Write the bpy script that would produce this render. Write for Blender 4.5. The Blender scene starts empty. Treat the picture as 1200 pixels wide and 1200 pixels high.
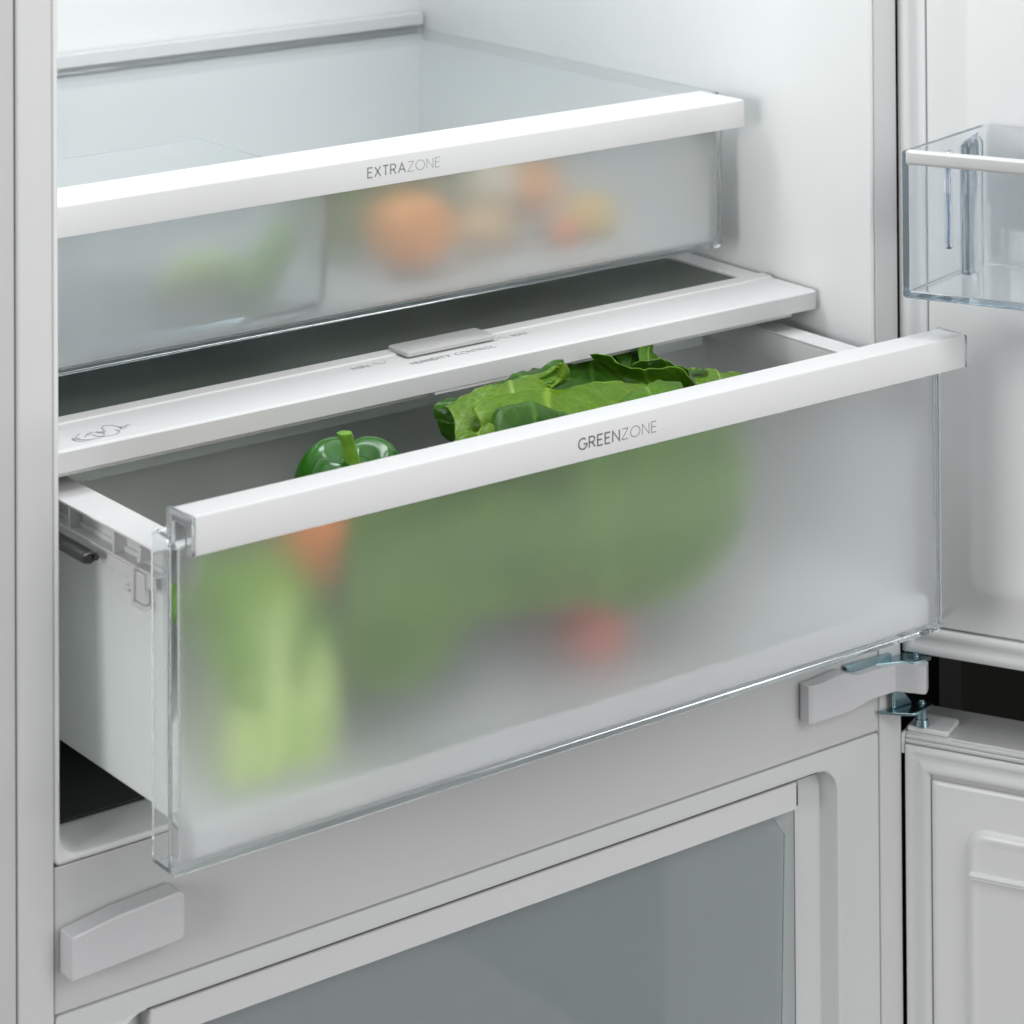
import bpy, bmesh, math, random
from mathutils import Vector, Matrix, noise
random.seed(7)
R = math.radians
sc = bpy.context.scene
COL = sc.collection

# ------------------------------------------------------------ camera
cam_d = bpy.data.cameras.new('camera')
cam = bpy.data.objects.new('camera', cam_d); COL.objects.link(cam)
YAW, PITCH, ROLL = 0.6465553677, 0.0166788088, -0.0058182911
F = Vector((math.sin(YAW)*math.cos(PITCH), math.cos(YAW)*math.cos(PITCH), math.sin(PITCH)))
Rt = Vector((math.cos(YAW), -math.sin(YAW), 0)); Up = Rt.cross(F)
c_, s_ = math.cos(ROLL), math.sin(ROLL)
Rr = c_*Rt + s_*Up; Ur = -s_*Rt + c_*Up
m = Matrix((Rr, Ur, -F)).transposed().to_4x4()
CAMPOS = Vector((-0.58667741, -1.14184817, 1.5))
cam.matrix_world = Matrix.Translation(CAMPOS) @ m
cam_d.sensor_width = 36.0; cam_d.sensor_fit = 'HORIZONTAL'
cam_d.lens = 3349.207/1200*36
cam_d.shift_x = 0.0; cam_d.shift_y = -(600+562.0919)/1200
cam_d.clip_start = 0.02; cam_d.clip_end = 60
cam_d.dof.use_dof = True; cam_d.dof.focus_distance = 1.43; cam_d.dof.aperture_fstop = 14
sc.camera = cam

# ------------------------------------------------------------ world, lamps, exposure
w = bpy.data.worlds.new('World'); sc.world = w; w.use_nodes = True
bg = w.node_tree.nodes['Background']
bg.inputs[0].default_value = (0.93, 0.97, 1.0, 1); bg.inputs[1].default_value = 0.14
sc.view_settings.view_transform = 'Standard'; sc.view_settings.look = 'None'
sc.cycles.max_bounces = 28; sc.cycles.transmission_bounces = 28; sc.cycles.diffuse_bounces = 5; sc.cycles.glossy_bounces = 6
sc.view_settings.exposure = 0.2; sc.view_settings.gamma = 1.0
def area(name, loc, target, size, power, col=(1, 1, 1), sy=None):
    l = bpy.data.lights.new(name, 'AREA'); l.energy = power; l.color = col
    l.shape = 'RECTANGLE'; l.size = size; l.size_y = sy or size
    o = bpy.data.objects.new(name, l); COL.objects.link(o)
    o.location = loc
    o.rotation_euler = (Vector(target)-Vector(loc)).to_track_quat('-Z', 'Y').to_euler()
    return o
area('key_softbox', (0.68, -1.80, 2.25), (0.3, 0.0, 1.05), 1.0, 16)
area('overhead_softbox', (0.30, -0.32, 2.3), (0.3, 0.0, 1.05), 0.7, 8)
area('front_fill_softbox', (1.35, -2.6, 1.1), (0.4, 0.0, 1.0), 1.8, 22)
area('left_softbox', (-1.9, -0.62, 1.45), (0.2, 0.0, 1.0), 0.7, 19)
area('fridge_lamp', (0.27, 0.17, 1.575), (0.27, 0.16, 1.0), 0.34, 1.5, (0.9, 0.97, 1.0), 0.16)

# ------------------------------------------------------------ materials
def mat(name, col, rough=0.4, **k):
    m = bpy.data.materials.new(name); m.use_nodes = True
    b = m.node_tree.nodes['Principled BSDF']
    b.inputs['Base Color'].default_value = (*col, 1); b.inputs['Roughness'].default_value = rough
    for kk, v in k.items(): b.inputs[kk.replace('_', ' ')].default_value = v
    return m
def grain(m, scale=400, amt=0.03, bump=0.0, detail=3, rvar=0.0):
    nt = m.node_tree; b = nt.nodes['Principled BSDF']
    tc = nt.nodes.new('ShaderNodeTexCoord'); n = nt.nodes.new('ShaderNodeTexNoise')
    n.inputs['Scale'].default_value = scale; n.inputs['Detail'].default_value = detail
    nt.links.new(tc.outputs['Object'], n.inputs['Vector'])
    base = b.inputs['Base Color'].default_value[:]
    mx = nt.nodes.new('ShaderNodeMix'); mx.data_type = 'RGBA'
    mx.inputs[6].default_value = tuple(c*(1-amt) for c in base[:3])+(1,)
    mx.inputs[7].default_value = tuple(min(1, c*(1+amt)) for c in base[:3])+(1,)
    nt.links.new(n.outputs['Fac'], mx.inputs[0]); nt.links.new(mx.outputs[2], b.inputs['Base Color'])
    if rvar:
        n2 = nt.nodes.new('ShaderNodeTexNoise'); n2.inputs['Scale'].default_value = 9; n2.inputs['Detail'].default_value = 4
        nt.links.new(tc.outputs['Object'], n2.inputs['Vector'])
        mr = nt.nodes.new('ShaderNodeMapRange'); r0 = b.inputs['Roughness'].default_value
        mr.inputs[1].default_value = .3; mr.inputs[2].default_value = .7
        mr.inputs[3].default_value = r0-rvar; mr.inputs[4].default_value = r0+rvar
        nt.links.new(n2.outputs['Fac'], mr.inputs[0]); nt.links.new(mr.outputs[0], b.inputs['Roughness'])
    if bump:
        bp = nt.nodes.new('ShaderNodeBump'); bp.inputs['Strength'].default_value = bump; bp.inputs['Distance'].default_value = 0.0005
        nt.links.new(n.outputs['Fac'], bp.inputs['Height']); nt.links.new(bp.outputs[0], b.inputs['Normal'])
    return m
M = {}
M['liner'] = grain(mat('white_liner_plastic', (0.70, 0.705, 0.70), 0.32), 60, .012, 0.03, rvar=.012)
M['frame'] = grain(mat('painted_frame', (0.57, 0.57, 0.57), 0.30), 90, .012, 0.03, rvar=.012)
M['trim'] = grain(mat('white_trim_plastic', (0.59, 0.59, 0.59), 0.42), 700, .012, 0.05)
M['tub'] = grain(mat('tub_plastic', (0.88, 0.90, 0.90), 0.38), 200, .012, 0.02)
def translucent(m, col, k):
    nt = m.node_tree; b = nt.nodes['Principled BSDF']; out = nt.nodes['Material Output']
    tl = nt.nodes.new('ShaderNodeBsdfTranslucent'); tl.inputs[0].default_value = (*col, 1)
    ms = nt.nodes.new('ShaderNodeMixShader'); ms.inputs[0].default_value = k
    nt.links.new(b.outputs[0], ms.inputs[1]); nt.links.new(tl.outputs[0], ms.inputs[2]); nt.links.new(ms.outputs[0], out.inputs[0]); return m
translucent(M['tub'], (.93, .95, .95), .48)
M['freezer_liner'] = grain(mat('grey_white_liner', (0.57, 0.58, 0.58), 0.34), 60, .012, 0.03)
M['gasket'] = grain(mat('gasket_rubber', (0.64, 0.65, 0.65), 0.5), 300, .015, 0.05)
M['fascia'] = grain(mat('cross_panel', (0.52, 0.52, 0.52), 0.28), 50, .012, 0.02, rvar=.012)
M['hinge_cover'] = grain(mat('hinge_cover_plastic', (0.54, 0.54, 0.55), 0.3), 300, .012, 0.03)
M['slider'] = grain(mat('slider_grey', (0.42, 0.42, 0.42), 0.45), 900, .02, 0.05)
M['print'] = mat('grey_print', (0.13, 0.13, 0.135), 0.6)
M['print_faint'] = mat('faint_grey_print', (0.30, 0.32, 0.33), 0.6)
M['print_soft'] = mat('grey_print_soft', (0.24, 0.24, 0.245), 0.6)
M['print_icon'] = mat('icon_print', (0.33, 0.34, 0.35), 0.6)
M['steel'] = grain(mat('zinc_steel', (0.36, 0.50, 0.54), 0.24, Metallic=1.0), 120, .06, 0.05)
M['rail'] = mat('rail_dark', (0.10, 0.10, 0.10), 0.3, Metallic=1.0)
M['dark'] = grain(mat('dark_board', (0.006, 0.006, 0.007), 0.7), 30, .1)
M['olive'] = grain(mat('backdrop_olive', (0.030, 0.029, 0.022), 0.8), 3, .15)
M['niche'] = grain(mat('niche_board', (0.50, 0.50, 0.50), 0.45), 40, .02)
M['inner_dark'] = grain(mat('sill_shade_dark', (0.02, 0.022, 0.024), 0.5), 40, .05)  # near-black colour standing in for shade behind the sill
def clear(name, col, ior=1.46, rough=0.0, absorb=(.45, .78, .88), dens=5, haze=.05, glow=(.86, .95, .97)):
    m = bpy.data.materials.new(name); m.use_nodes = True
    b = m.node_tree.nodes['Principled BSDF']
    b.inputs['Base Color'].default_value = (*col, 1); b.inputs['Roughness'].default_value = rough
    b.inputs['IOR'].default_value = ior; b.inputs['Transmission Weight'].default_value = 1.0
    va = m.node_tree.nodes.new('ShaderNodeVolumeAbsorption'); va.inputs['Color'].default_value = (*absorb, 1); va.inputs['Density'].default_value = dens
    m.node_tree.links.new(va.outputs[0], m.node_tree.nodes['Material Output'].inputs['Volume'])
    nt = m.node_tree; df = nt.nodes.new('ShaderNodeBsdfDiffuse'); tl = nt.nodes.new('ShaderNodeBsdfTranslucent')
    for x in (df, tl): x.inputs[0].default_value = (*glow, 1)
    a = nt.nodes.new('ShaderNodeMixShader'); nt.links.new(df.outputs[0], a.inputs[1]); nt.links.new(tl.outputs[0], a.inputs[2])
    c = nt.nodes.new('ShaderNodeMixShader'); c.inputs[0].default_value = haze
    nt.links.new(b.outputs[0], c.inputs[1]); nt.links.new(a.outputs[0], c.inputs[2]); nt.links.new(c.outputs[0], nt.nodes['Material Output'].inputs['Surface'])
    return m
M['clear'] = clear('clear_plastic', (0.985, 0.993, 0.995))
M['clear_blue'] = clear('clear_blue_plastic', (0.985, 0.993, 1.0), rough=0.01, absorb=(.30, .68, .95), dens=5, ior=1.36, haze=.05, glow=(.84, .95, 1.0))
M['lampglass'] = mat('lamp_cover', (0.9, 0.9, 0.9), 0.5)
def frosted(name, rough, haze, ior=1.3, tint=(0.985, 0.985, 0.988), hz=(0.84, 0.86, 0.86)):
    m = bpy.data.materials.new(name); m.use_nodes = True; nt = m.node_tree
    nt.nodes.remove(nt.nodes['Principled BSDF']); out = nt.nodes['Material Output']
    tc = nt.nodes.new('ShaderNodeTexCoord'); n = nt.nodes.new('ShaderNodeTexNoise')
    n.inputs['Scale'].default_value = 1600; n.inputs['Detail'].default_value = 2
    nt.links.new(tc.outputs['Object'], n.inputs['Vector'])
    bp = nt.nodes.new('ShaderNodeBump'); bp.inputs['Strength'].default_value = .12; bp.inputs['Distance'].default_value = .0003
    nt.links.new(n.outputs['Fac'], bp.inputs['Height'])
    rf = nt.nodes.new('ShaderNodeBsdfGlass'); rf.distribution = 'MULTI_GGX'; rf.inputs['Roughness'].default_value = rough; rf.inputs['IOR'].default_value = ior
    rf.inputs['Color'].default_value = (*tint, 1)
    gl = nt.nodes.new('ShaderNodeBsdfGlossy'); gl.inputs['Roughness'].default_value = 0.32
    df = nt.nodes.new('ShaderNodeBsdfDiffuse'); df.inputs['Color'].default_value = (*hz, 1)
    tl = nt.nodes.new('ShaderNodeBsdfTranslucent'); tl.inputs['Color'].default_value = (*hz, 1)
    a = nt.nodes.new('ShaderNodeMixShader'); a.inputs[0].default_value = .45
    nt.links.new(df.outputs[0], a.inputs[1]); nt.links.new(tl.outputs[0], a.inputs[2])
    b = nt.nodes.new('ShaderNodeMixShader'); b.inputs[0].default_value = haze
    nt.links.new(rf.outputs[0], b.inputs[1]); nt.links.new(a.outputs[0], b.inputs[2])
    fr = nt.nodes.new('ShaderNodeFresnel'); fr.inputs['IOR'].default_value = 1.10
    c = nt.nodes.new('ShaderNodeMixShader'); nt.links.new(fr.outputs[0], c.inputs[0])
    nt.links.new(b.outputs[0], c.inputs[1]); nt.links.new(gl.outputs[0], c.inputs[2])
    for x in (rf, gl, df, tl): nt.links.new(bp.outputs[0], x.inputs['Normal'])
    nt.links.new(c.outputs[0], out.inputs['Surface'])
    return m
M['frost'] = frosted('frosted_plastic', 0.60, 0.06, hz=(.95, .96, .96))
M['frost_up'] = frosted('frosted_plastic_upper', 0.43, 0.16, hz=(0.95, 0.975, 0.975))
M['frost_low'] = frosted('satin_clear_plastic', 0.25, 0.50, tint=(.94, .98, .98), hz=(.9, .93, .93))
M['smoked'] = frosted('tinted_shelf_glass', 0.20, 0.14, ior=1.25, tint=(0.72, 0.76, 0.72), hz=(.42, .46, .42))

# ------------------------------------------------------------ helpers
def obj(name, bm, m, parent=None, bevel=0, seg=2, smooth=True, label=None):
    bmesh.ops.recalc_face_normals(bm, faces=bm.faces)
    me = bpy.data.meshes.new(name); bm.to_mesh(me); bm.free()
    me.materials.append(m)
    o = bpy.data.objects.new(name, me); COL.objects.link(o)
    if smooth:
        for p in me.polygons: p.use_smooth = True
        me.set_sharp_from_angle(angle=R(38))
    if bevel:
        b = o.modifiers.new('bevel', 'BEVEL'); b.width = bevel; b.segments = seg; b.limit_method = 'ANGLE'; b.angle_limit = R(35)
        b.harden_normals = True
    if parent is not None:
        o.parent = parent; o.matrix_parent_inverse = parent.matrix_world.inverted()
    if label: o['label'] = label
    return o
def thing(name, label, cat, loc, group=None):
    o = bpy.data.objects.new(name, None); COL.objects.link(o); o.empty_display_size = .02
    o.location = loc; o.matrix_world = Matrix.Translation(loc)
    o['label'] = label; o['category'] = cat
    if group: o['group'] = group
    return o
def tag(o, label, cat, group=None):
    o['label'] = label; o['category'] = cat
    if group: o['group'] = group
    return o
def BM(): return bmesh.new()
def box(bm, x0, x1, y0, y1, z0, z1):
    v = [bm.verts.new(p) for p in ((x0,y0,z0),(x1,y0,z0),(x1,y1,z0),(x0,y1,z0),(x0,y0,z1),(x1,y0,z1),(x1,y1,z1),(x0,y1,z1))]
    for f in ((0,3,2,1),(4,5,6,7),(0,1,5,4),(1,2,6,5),(2,3,7,6),(3,0,4,7)): bm.faces.new([v[i] for i in f])
    return bm
def prism(bm, pts, a0, a1, f):
    """polygon pts extruded between a0 and a1; f(p, q, a) -> xyz"""
    A = [bm.verts.new(f(p, q, a0)) for p, q in pts]; B = [bm.verts.new(f(p, q, a1)) for p, q in pts]
    n = len(pts)
    bm.faces.new(A[::-1]); bm.faces.new(B)
    for i in range(n): bm.faces.new((A[i], A[(i+1) % n], B[(i+1) % n], B[i]))
    return bm
def rrect(x0, x1, z0, z1, r, n=6):
    r = max(r, 1e-5); P = []
    for cx, cz, a0 in ((x1-r, z1-r, 0), (x0+r, z1-r, 90), (x0+r, z0+r, 180), (x1-r, z0+r, 270)):
        for i in range(n+1):
            a = R(a0+90*i/n); P.append((cx+r*math.cos(a), cz+r*math.sin(a)))
    return P
def loft(bm, loops, closed=False, cap0=False, cap1=False):
    L = [[bm.verts.new(p) for p in lp] for lp in loops]; n = len(L[0])
    rng = range(len(L)) if closed else range(len(L)-1)
    for k in rng:
        a, b = L[k], L[(k+1) % len(L)]
        for i in range(n): bm.faces.new((a[i], a[(i+1) % n], b[(i+1) % n], b[i]))
    if cap0: bm.faces.new(L[0][::-1])
    if cap1: bm.faces.new(L[-1])
    return bm
def rloft(bm, x0, x1, z0, z1, secs, closed=False, cap0=False, cap1=False, f=None, n=6):
    """secs: (inset, depth, radius)"""
    f = f or (lambda a, d, b: (a, d, b))
    return loft(bm, [[f(p, d, q) for p, q in rrect(x0+i, x1-i, z0+i, z1-i, r, n)] for i, d, r in secs], closed, cap0, cap1)
def cyl(bm, base, axis, r, h, n=24, r2=None):
    axis = Vector(axis).normalized(); u = axis.orthogonal().normalized(); v = axis.cross(u); base = Vector(base)
    r2 = r if r2 is None else r2
    loft(bm, [[base+axis*hh+(u*math.cos(2*math.pi*i/n)+v*math.sin(2*math.pi*i/n))*rr for i in range(n)] for hh, rr in ((0, r), (h, r2))], cap0=True, cap1=True)
    return bm
# stroke lettering -------------------------------------------------
def arc(cx, cy, rx, ry, a0, a1, n=14):
    return [(cx+rx*math.cos(R(a0+(a1-a0)*i/n)), cy+ry*math.sin(R(a0+(a1-a0)*i/n))) for i in range(n+1)]
G_ = {
 'G': (.80, [arc(.42, .5, .42, .5, 48, 340, 22)+[(.82, .46), (.50, .46)]]),
 'R': (.58, [[(0, 0), (0, 1), (.26, 1)]+arc(.28, .74, .27, .26, 90, -90, 10)+[(0, .48)], [(.28, .48), (.58, 0)]]),
 'E': (.50, [[(.5, 1), (0, 1), (0, 0), (.5, 0)], [(0, .52), (.43, .52)]]),
 'N': (.68, [[(0, 0), (0, 1), (.68, 0), (.68, 1)]]),
 'Z': (.62, [[(.03, 1), (.62, 1), (0, 0), (.62, 0)]]),
 'O': (.96, [arc(.48, .5, .48, .5, 0, 360, 30)]),
 'X': (.62, [[(0, 0), (.60, 1)], [(0.02, 1), (.62, 0)]]),
 'T': (.56, [[(0, 1), (.56, 1)], [(.28, 1), (.28, 0)]]),
 'A': (.76, [[(0, 0), (.38, 1), (.76, 0)], [(.15, .34), (.61, .34)]]),
 'H': (.64, [[(0, 0), (0, 1)], [(.64, 0), (.64, 1)], [(0, .5), (.64, .5)]]),
 'U': (.62, [[(0, 1), (0, .3)]+arc(.31, .3, .31, .3, 180, 360, 12)+[(.62, 1)]]),
 'M': (.84, [[(0, 0), (.08, 1), (.42, .2), (.76, 1), (.84, 0)]]),
 'I': (.0, [[(0, 0), (0, 1)]]),
 'D': (.70, [[(0, 0), (0, 1), (.22, 1)]+arc(.22, .5, .48, .5, 90, -90, 14)+[(0, 0)]]),
 'Y': (.64, [[(0, 1), (.32, .5), (.64, 1)], [(.32, .5), (.32, 0)]]),
 'C': (.70, [arc(.46, .5, .46, .5, 48, 312, 20)]),
 'L': (.46, [[(0, 1), (0, 0), (.46, 0)]]),
 'K': (.56, [[(0, 0), (0, 1)], [(.54, 1), (.02, .45), (.58, 0)]]),
 ' ': (.35, [])}
def ribbon(bm, pts, hw, f):
    pts = [Vector(p) for p in pts]
    closed = (pts[0]-pts[-1]).length < 1e-6
    if closed: pts = pts[:-1]
    n = len(pts); L = []; Rr_ = []
    for i, p in enumerate(pts):
        d0 = (p-pts[i-1]) if (i or closed) else (pts[1]-p)
        d1 = (pts[(i+1) % n]-p) if (i < n-1 or closed) else (p-pts[i-1])
        d0 = d0.normalized(); d1 = d1.normalized()
        t = d0+d1
        t = t.normalized() if t.length > .2 else d0
        nn = Vector((-t.y, t.x)); k = min(2.2, 1/max(.3, nn.dot(Vector((-d0.y, d0.x)))))
        if not closed and i == 0: p = p-d1*hw*.0
        L.append(p+nn*hw*k); Rr_.append(p-nn*hw*k)
    for t0, t1 in ((0.0, 1.0),):
        vl = [[bm.verts.new(f(q.x, q.y, h)) for q in S] for S in (L, Rr_) for h in (0, 1)]
    rng = range(n if closed else n-1)
    l0, l1, r0, r1 = vl
    for i in rng:
        j = (i+1) % n
        bm.faces.new((l1[i], l1[j], r1[j], r1[i])); bm.faces.new((l0[i], l0[j], l1[j], l1[i])); bm.faces.new((r1[i], r1[j], r0[j], r0[i]))
def write(bm, text, x0, x1, h, weights, f, gap=.26):
    """text stretched between x0 and x1; weights: stroke half widths per character"""
    W = sum(G_[c][0] for c in text)+gap*(len(text)-1)
    sx = (x1-x0)/W; x = x0
    for c, hw in zip(text, weights):
        wd, st = G_[c]
        for s in st: ribbon(bm, [(x+p*sx, q*h) for p, q in s], hw*h, f)
        x += (wd+gap)*sx
T = 0.00008
# ------------------------------------------------------------ surroundings
WL = BM(); box(WL, 1.25, 1.30, 0.05, 1.6, 0.0, 2.6)  # backdrop added so the view past the door gap stays dim
o = obj('dark_backdrop', WL, M['olive'], smooth=False); o['kind'] = 'structure'
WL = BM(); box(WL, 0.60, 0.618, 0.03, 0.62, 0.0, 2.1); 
o = obj('gap_blackout_board', WL, M['dark'], smooth=False)  # black board added to keep the gap between the doors dark
tag(o, 'added dark board that blacks out the gap between the two open doors', 'cabinet board')
WL = BM(); box(WL, -0.0305, -0.0003, 0.0020, 0.62, 0.0, 2.1)
o = obj('niche_board', WL, M['niche'], bevel=.0012)
tag(o, 'pale grey cabinet board running up the far left edge beside the refrigerator', 'cabinet board')
FL = BM(); box(FL, -3, 1.25, -3, 1.6, -0.05, 0.0)
o = obj('floor', FL, grain(mat('floor_grey', (.32, .31, .30), .5), 5, .1), smooth=False); o['kind'] = 'structure'

# ------------------------------------------------------------ refrigerator
fr = thing('refrigerator', 'white built-in refrigerator with both doors swung open to the right', 'refrigerator', (0.27, 0.25, 0.0))
W1 = 0.54
# outer cabinet frame: ring around both compartments, open hole
def hole(bm, secs, x0, x1, z0, z1, **k): return rloft(bm, x0, x1, z0, z1, secs, **k)
bm = BM()
# frame: inner edge x .0168/.5227
hole(bm, [(-.0168, .55, .001), (-.0168, .0006, .001), (-.0162, .0, .001), (-.0004, .0, .001), (0, .0006, .001), (0, .55, .001)], .0168, .5232, .0168, 1.70, closed=True)
obj('cabinet_frame', bm, M['frame'], fr)
# fridge compartment liner
bm = BM()
secs = [(0.0001, .0014, .004), (0.0005, .0008, .004), (.0012, .0004, .004), (.0022, .0002, .006), (.0033, .0010, .010), (.0038, .0030, .012), (.0036, .43, .012)]
rloft(bm, .0168, .5232, .9255, 1.6832, secs, cap1=True, n=8)
obj('refrigerator_liner', bm, M['liner'], fr)
bm = BM()   # dark sheet on the floor, stands in for the shade behind the front sill
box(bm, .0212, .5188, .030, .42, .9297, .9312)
obj('sill_shade_sheet', bm, M['inner_dark'], fr)
# cross panel between compartments
bm = BM(); box(bm, .0172, .5228, .0006, .03, .8606, .9252)
obj('cross_panel', bm, M['fascia'], fr, bevel=.0005)
# freezer liner with rounded opening
bm = BM()
secs = [(0.0002, .003, .002), (0.0005, .0004, .002), (.0102, .0002, .006), (.0280, .0002, .0150), (.0300, -.0006, .0150), (.0320, -.0004, .0140), (.0334, .0020, .0130), (.036, .0095, .012), (.0530, .0110, .008), (.0545, .40, .008)]
z1 = .8602
def frs(secs):
    out = []
    for i, y, r in secs: out.append([(p, y, q) for p, q in rrect(.0172+i, .5228-i*(1.0), .10+i, z1-min(i, .0104)-max(0, i-.0334)*.4, r, 8)])
    return out
loft(bm, frs(secs), cap1=True)
obj('freezer_liner', bm, M['freezer_liner'], fr)
# lamp at the ceiling of the compartment
bm = BM(); box(bm, .09, .45, .08, .26, 1.585, 1.600); obj('interior_lamp', bm, M['lampglass'], fr, bevel=.003)
# drawer runner on the left wall
def runner(x0, x1):
    bm = BM()
    prism(bm, [(x0, 1.0640), ((x0+x1)/2, 1.0648), (x1, 1.0636), (x1, 1.0612), ((x0+x1)/2, 1.0594), (x0, 1.0604)], -.0105, .30, lambda p, q, a: (p, a, q))
    return bm
obj('drawer_runner', runner(.0262, .0338), M['rail'], fr, bevel=.0006)
obj('drawer_runner', runner(.5140, .5062), M['rail'], fr, bevel=.0006)
for x in (.0262, .0308):
    bm = BM(); cyl(bm, (x+.0015, -.0115, 1.0622), (0, 1, 0), .0014, .03, 10)
    obj('runner_roller', bm, M['rail'], fr)
# hinge: cover + two plates + pins
HC = [(.4640, -.0004), (.4640, -.0070), (.4655, -.0082), (.5270, -.0082), (.5365, -.0202), (.5380, -.0208), (.5445, -.0160), (.5450, -.0145), (.5370, -.0004)]
def hz(x):   # bottom and top of the wavy cover
    t = min(1, max(0, (x-.488)/(.528-.488))); sm = lambda e0, e1, v: (lambda u: u*u*(3-2*u))(min(1, max(0, (v-e0)/(e1-e0))))
    return .8808+.0026*sm(.490, .512, x), .9010+.0012*sm(.47, .488, x)-.0036*sm(.488, .502, x)-.0005*sm(.51, .525, x)
bm = BM()
n = 46
front = []
for i in range(n+1):
    x = .4640+(.5275-.4640)*i/n
    y = -.0082+(.0012*(1-i/2) if i < 2 else 0)
    front.append((x, y))
front += [(.5300, -.0112), (.5335, -.0160), (.5362, -.0200), (.5378, -.0209), (.5392, -.0204), (.5440, -.0170), (.5450, -.0152), (.5430, -.0100), (.5380, -.0006)]
back = [(.4640+(.5275-.4640)*i/n, -.0004) for i in range(n, -1, -1)]
loop = front+back
lo = [bm.verts.new((x, y, hz(x)[0])) for x, y in loop]; hi = [bm.verts.new((x, y, hz(x)[1])) for x, y in loop]
N = len(loop)
for i in range(N): bm.faces.new((lo[i], lo[(i+1) % N], hi[(i+1) % N], hi[i]))
f0 = bm.faces.new(lo[::-1]); f1 = bm.faces.new(hi)
bmesh.ops.triangulate(bm, faces=[f0, f1])
obj('hinge_cover', bm, M['hinge_cover'], fr, bevel=.0009, seg=3)
def plate(z, pts, th=.0016):
    bm = BM(); prism(bm, pts, z, z+th, lambda p, q, a: (p, q, a)); return bm
def rp(cx, cy, a, l, w2, r=.004):
    """rounded plate outline: starts at (cx,cy), runs l along a, half width w2"""
    P = rrect(0, l, -w2, w2, r, 5); ca, sa = math.cos(a), math.sin(a)
    return [(cx+p*ca-q*sa, cy+p*sa+q*ca) for p, q in P]
for z, pts, px_, py_ in ((.8974, [(.5130, -.0006), (.5329, -.0094), (.5350, -.0132), (.5368, -.0144), (.5482, -.0147), (.5502, -.0135), (.5508, -.0080), (.5440, .0041), (.5414, .0041), (.5414, -.0006)], .5440, -.0075),
                         (.8705, [(.5200, -.0006), (.5250, -.0068), (.5330, -.0146), (.5355, -.0155), (.5510, -.0132), (.5532, -.0112), (.5538, -.0070), (.5500, .0040), (.5414, .0040), (.5414, -.0006)], .5485, -.0072)):
    pl = obj('hinge_plate', plate(z, pts), M['steel'], fr, bevel=.0005)
    bm = BM(); cyl(bm, (px_, py_, z+.0016), (0, 0, 1), .0026, .0006, 20); cyl(bm, (px_, py_, z+.0022), (0, 0, 1), .0016, .0010, 16)
    obj('rivet', bm, M['steel'], pl, bevel=.0003)
bm = BM(); loft(bm, [[(.5300+.012*t, -.0075+.006*t, .8684+w_*.0) for t in (0, 1)]+[(.5460, .0030, .8684), (.5340, .0040, .8684)], [(.5330, -.0045, .8800), (.5400, -.0040, .8800), (.5400, .0, .8800), (.5330, .0, .8800)]], cap0=True, cap1=True) if False else prism(bm, [(.5290, .8722), (.5440, .8722), (.5350, .8838), (.5290, .8838)], -.0052, -.0030, lambda p, q, a: (p, a, q))
obj('hinge_link', bm, M['steel'], fr, bevel=.0012, seg=3)
bm = BM(); cyl(bm, (.5485, -.0072, .8593), (0, 0, 1), .0040, .0040, 24, .0036); cyl(bm, (.5485, -.0072, .8633), (0, 0, 1), .0030, .0071, 24)
obj('hinge_pin', bm, M['steel'], fr, bevel=.0003)
bm = BM(); prism(bm, [(.498, .8985), (.5300, .8985), (.5300, .9020), (.495, .9030)], -.0030, .0, lambda p, q, a: (p, a, q))
obj('hinge_bracket', bm, M['steel'], fr, bevel=.0004)
# left blanking cover (mirror position)
bm = BM()
P_ = [(.0195, .8790), (.0195, .8985), (.044, .9020), (.0745, .9036), (.0768, .9020), (.0768, .8835), (.0745, .8815)]
prism(bm, P_, -.0118, .0002, lambda p, q, a: (p, a, q))
obj('hinge_blank', bm, M['hinge_cover'], fr, bevel=.0010, seg=3)

# ------------------------------------------------------------ doors (local frame: s along the door, n towards the inside, z)
B = Vector((.5427, -.0010, 0)); dd = Vector((.45, -.893, 0)).normalized(); dn = Vector((-.893, -.45, 0)).normalized()
def D(s, n, z): return B+dd*s+dn*n+Vector((0, 0, z))
fD = lambda a, d, b: D(a, d, b)
def ringD(bm, s0, s1, z0, z1, secs, **k): return rloft(bm, s0, s1, z0, z1, secs, f=fD, **k)
S1 = .530
bm = BM(); ringD(bm, -.0022, S1+.002, .8995, 1.70, [(0, -.040, .001), (0, -.0006, .001), (.0010, 0, .001), (.0028, 0, .001)], cap0=True, cap1=True)
ud = obj('refrigerator_door', bm, M['frame'], fr, label='upper door with a clear bin on its inner face')
def gasket(s0, s1, z0, z1, w, parent, mt):
    bm = BM()
    ringD(bm, s0, s1, z0, z1, [(0, .0003, .0004), (0, .0030, .0004), (.0006, .0036, .0004), (w*.26, .0036, .0004), (w*.30, .0031, .0004), (w*.52, .0029, .0004), (w*.60, .0036, .0004), (w*.72, .0046, .0004), (w*.86, .0046, .0004), (w*.96, .0034, .0004), (w, .0012, .0006), (w, .0003, .0006)], closed=True, n=1)
    return obj('gasket', bm, mt, parent)
gasket(.0006, S1-.001, .9012, 1.698, .0146, ud, M['gasket'])
bm = BM(); ringD(bm, .0156, S1-.016, .9170, 1.683, [(0, .0005, .001), (0, .0022, .001), (.0006, .0030, .0015), (.014, .0034, .006), (.022, .0060, .010), (.026, .0064, .010), (.034, .0052, .012), (.05, .005, .012)], cap0=True, cap1=True)
obj('door_liner', bm, M['liner'], ud)
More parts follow.
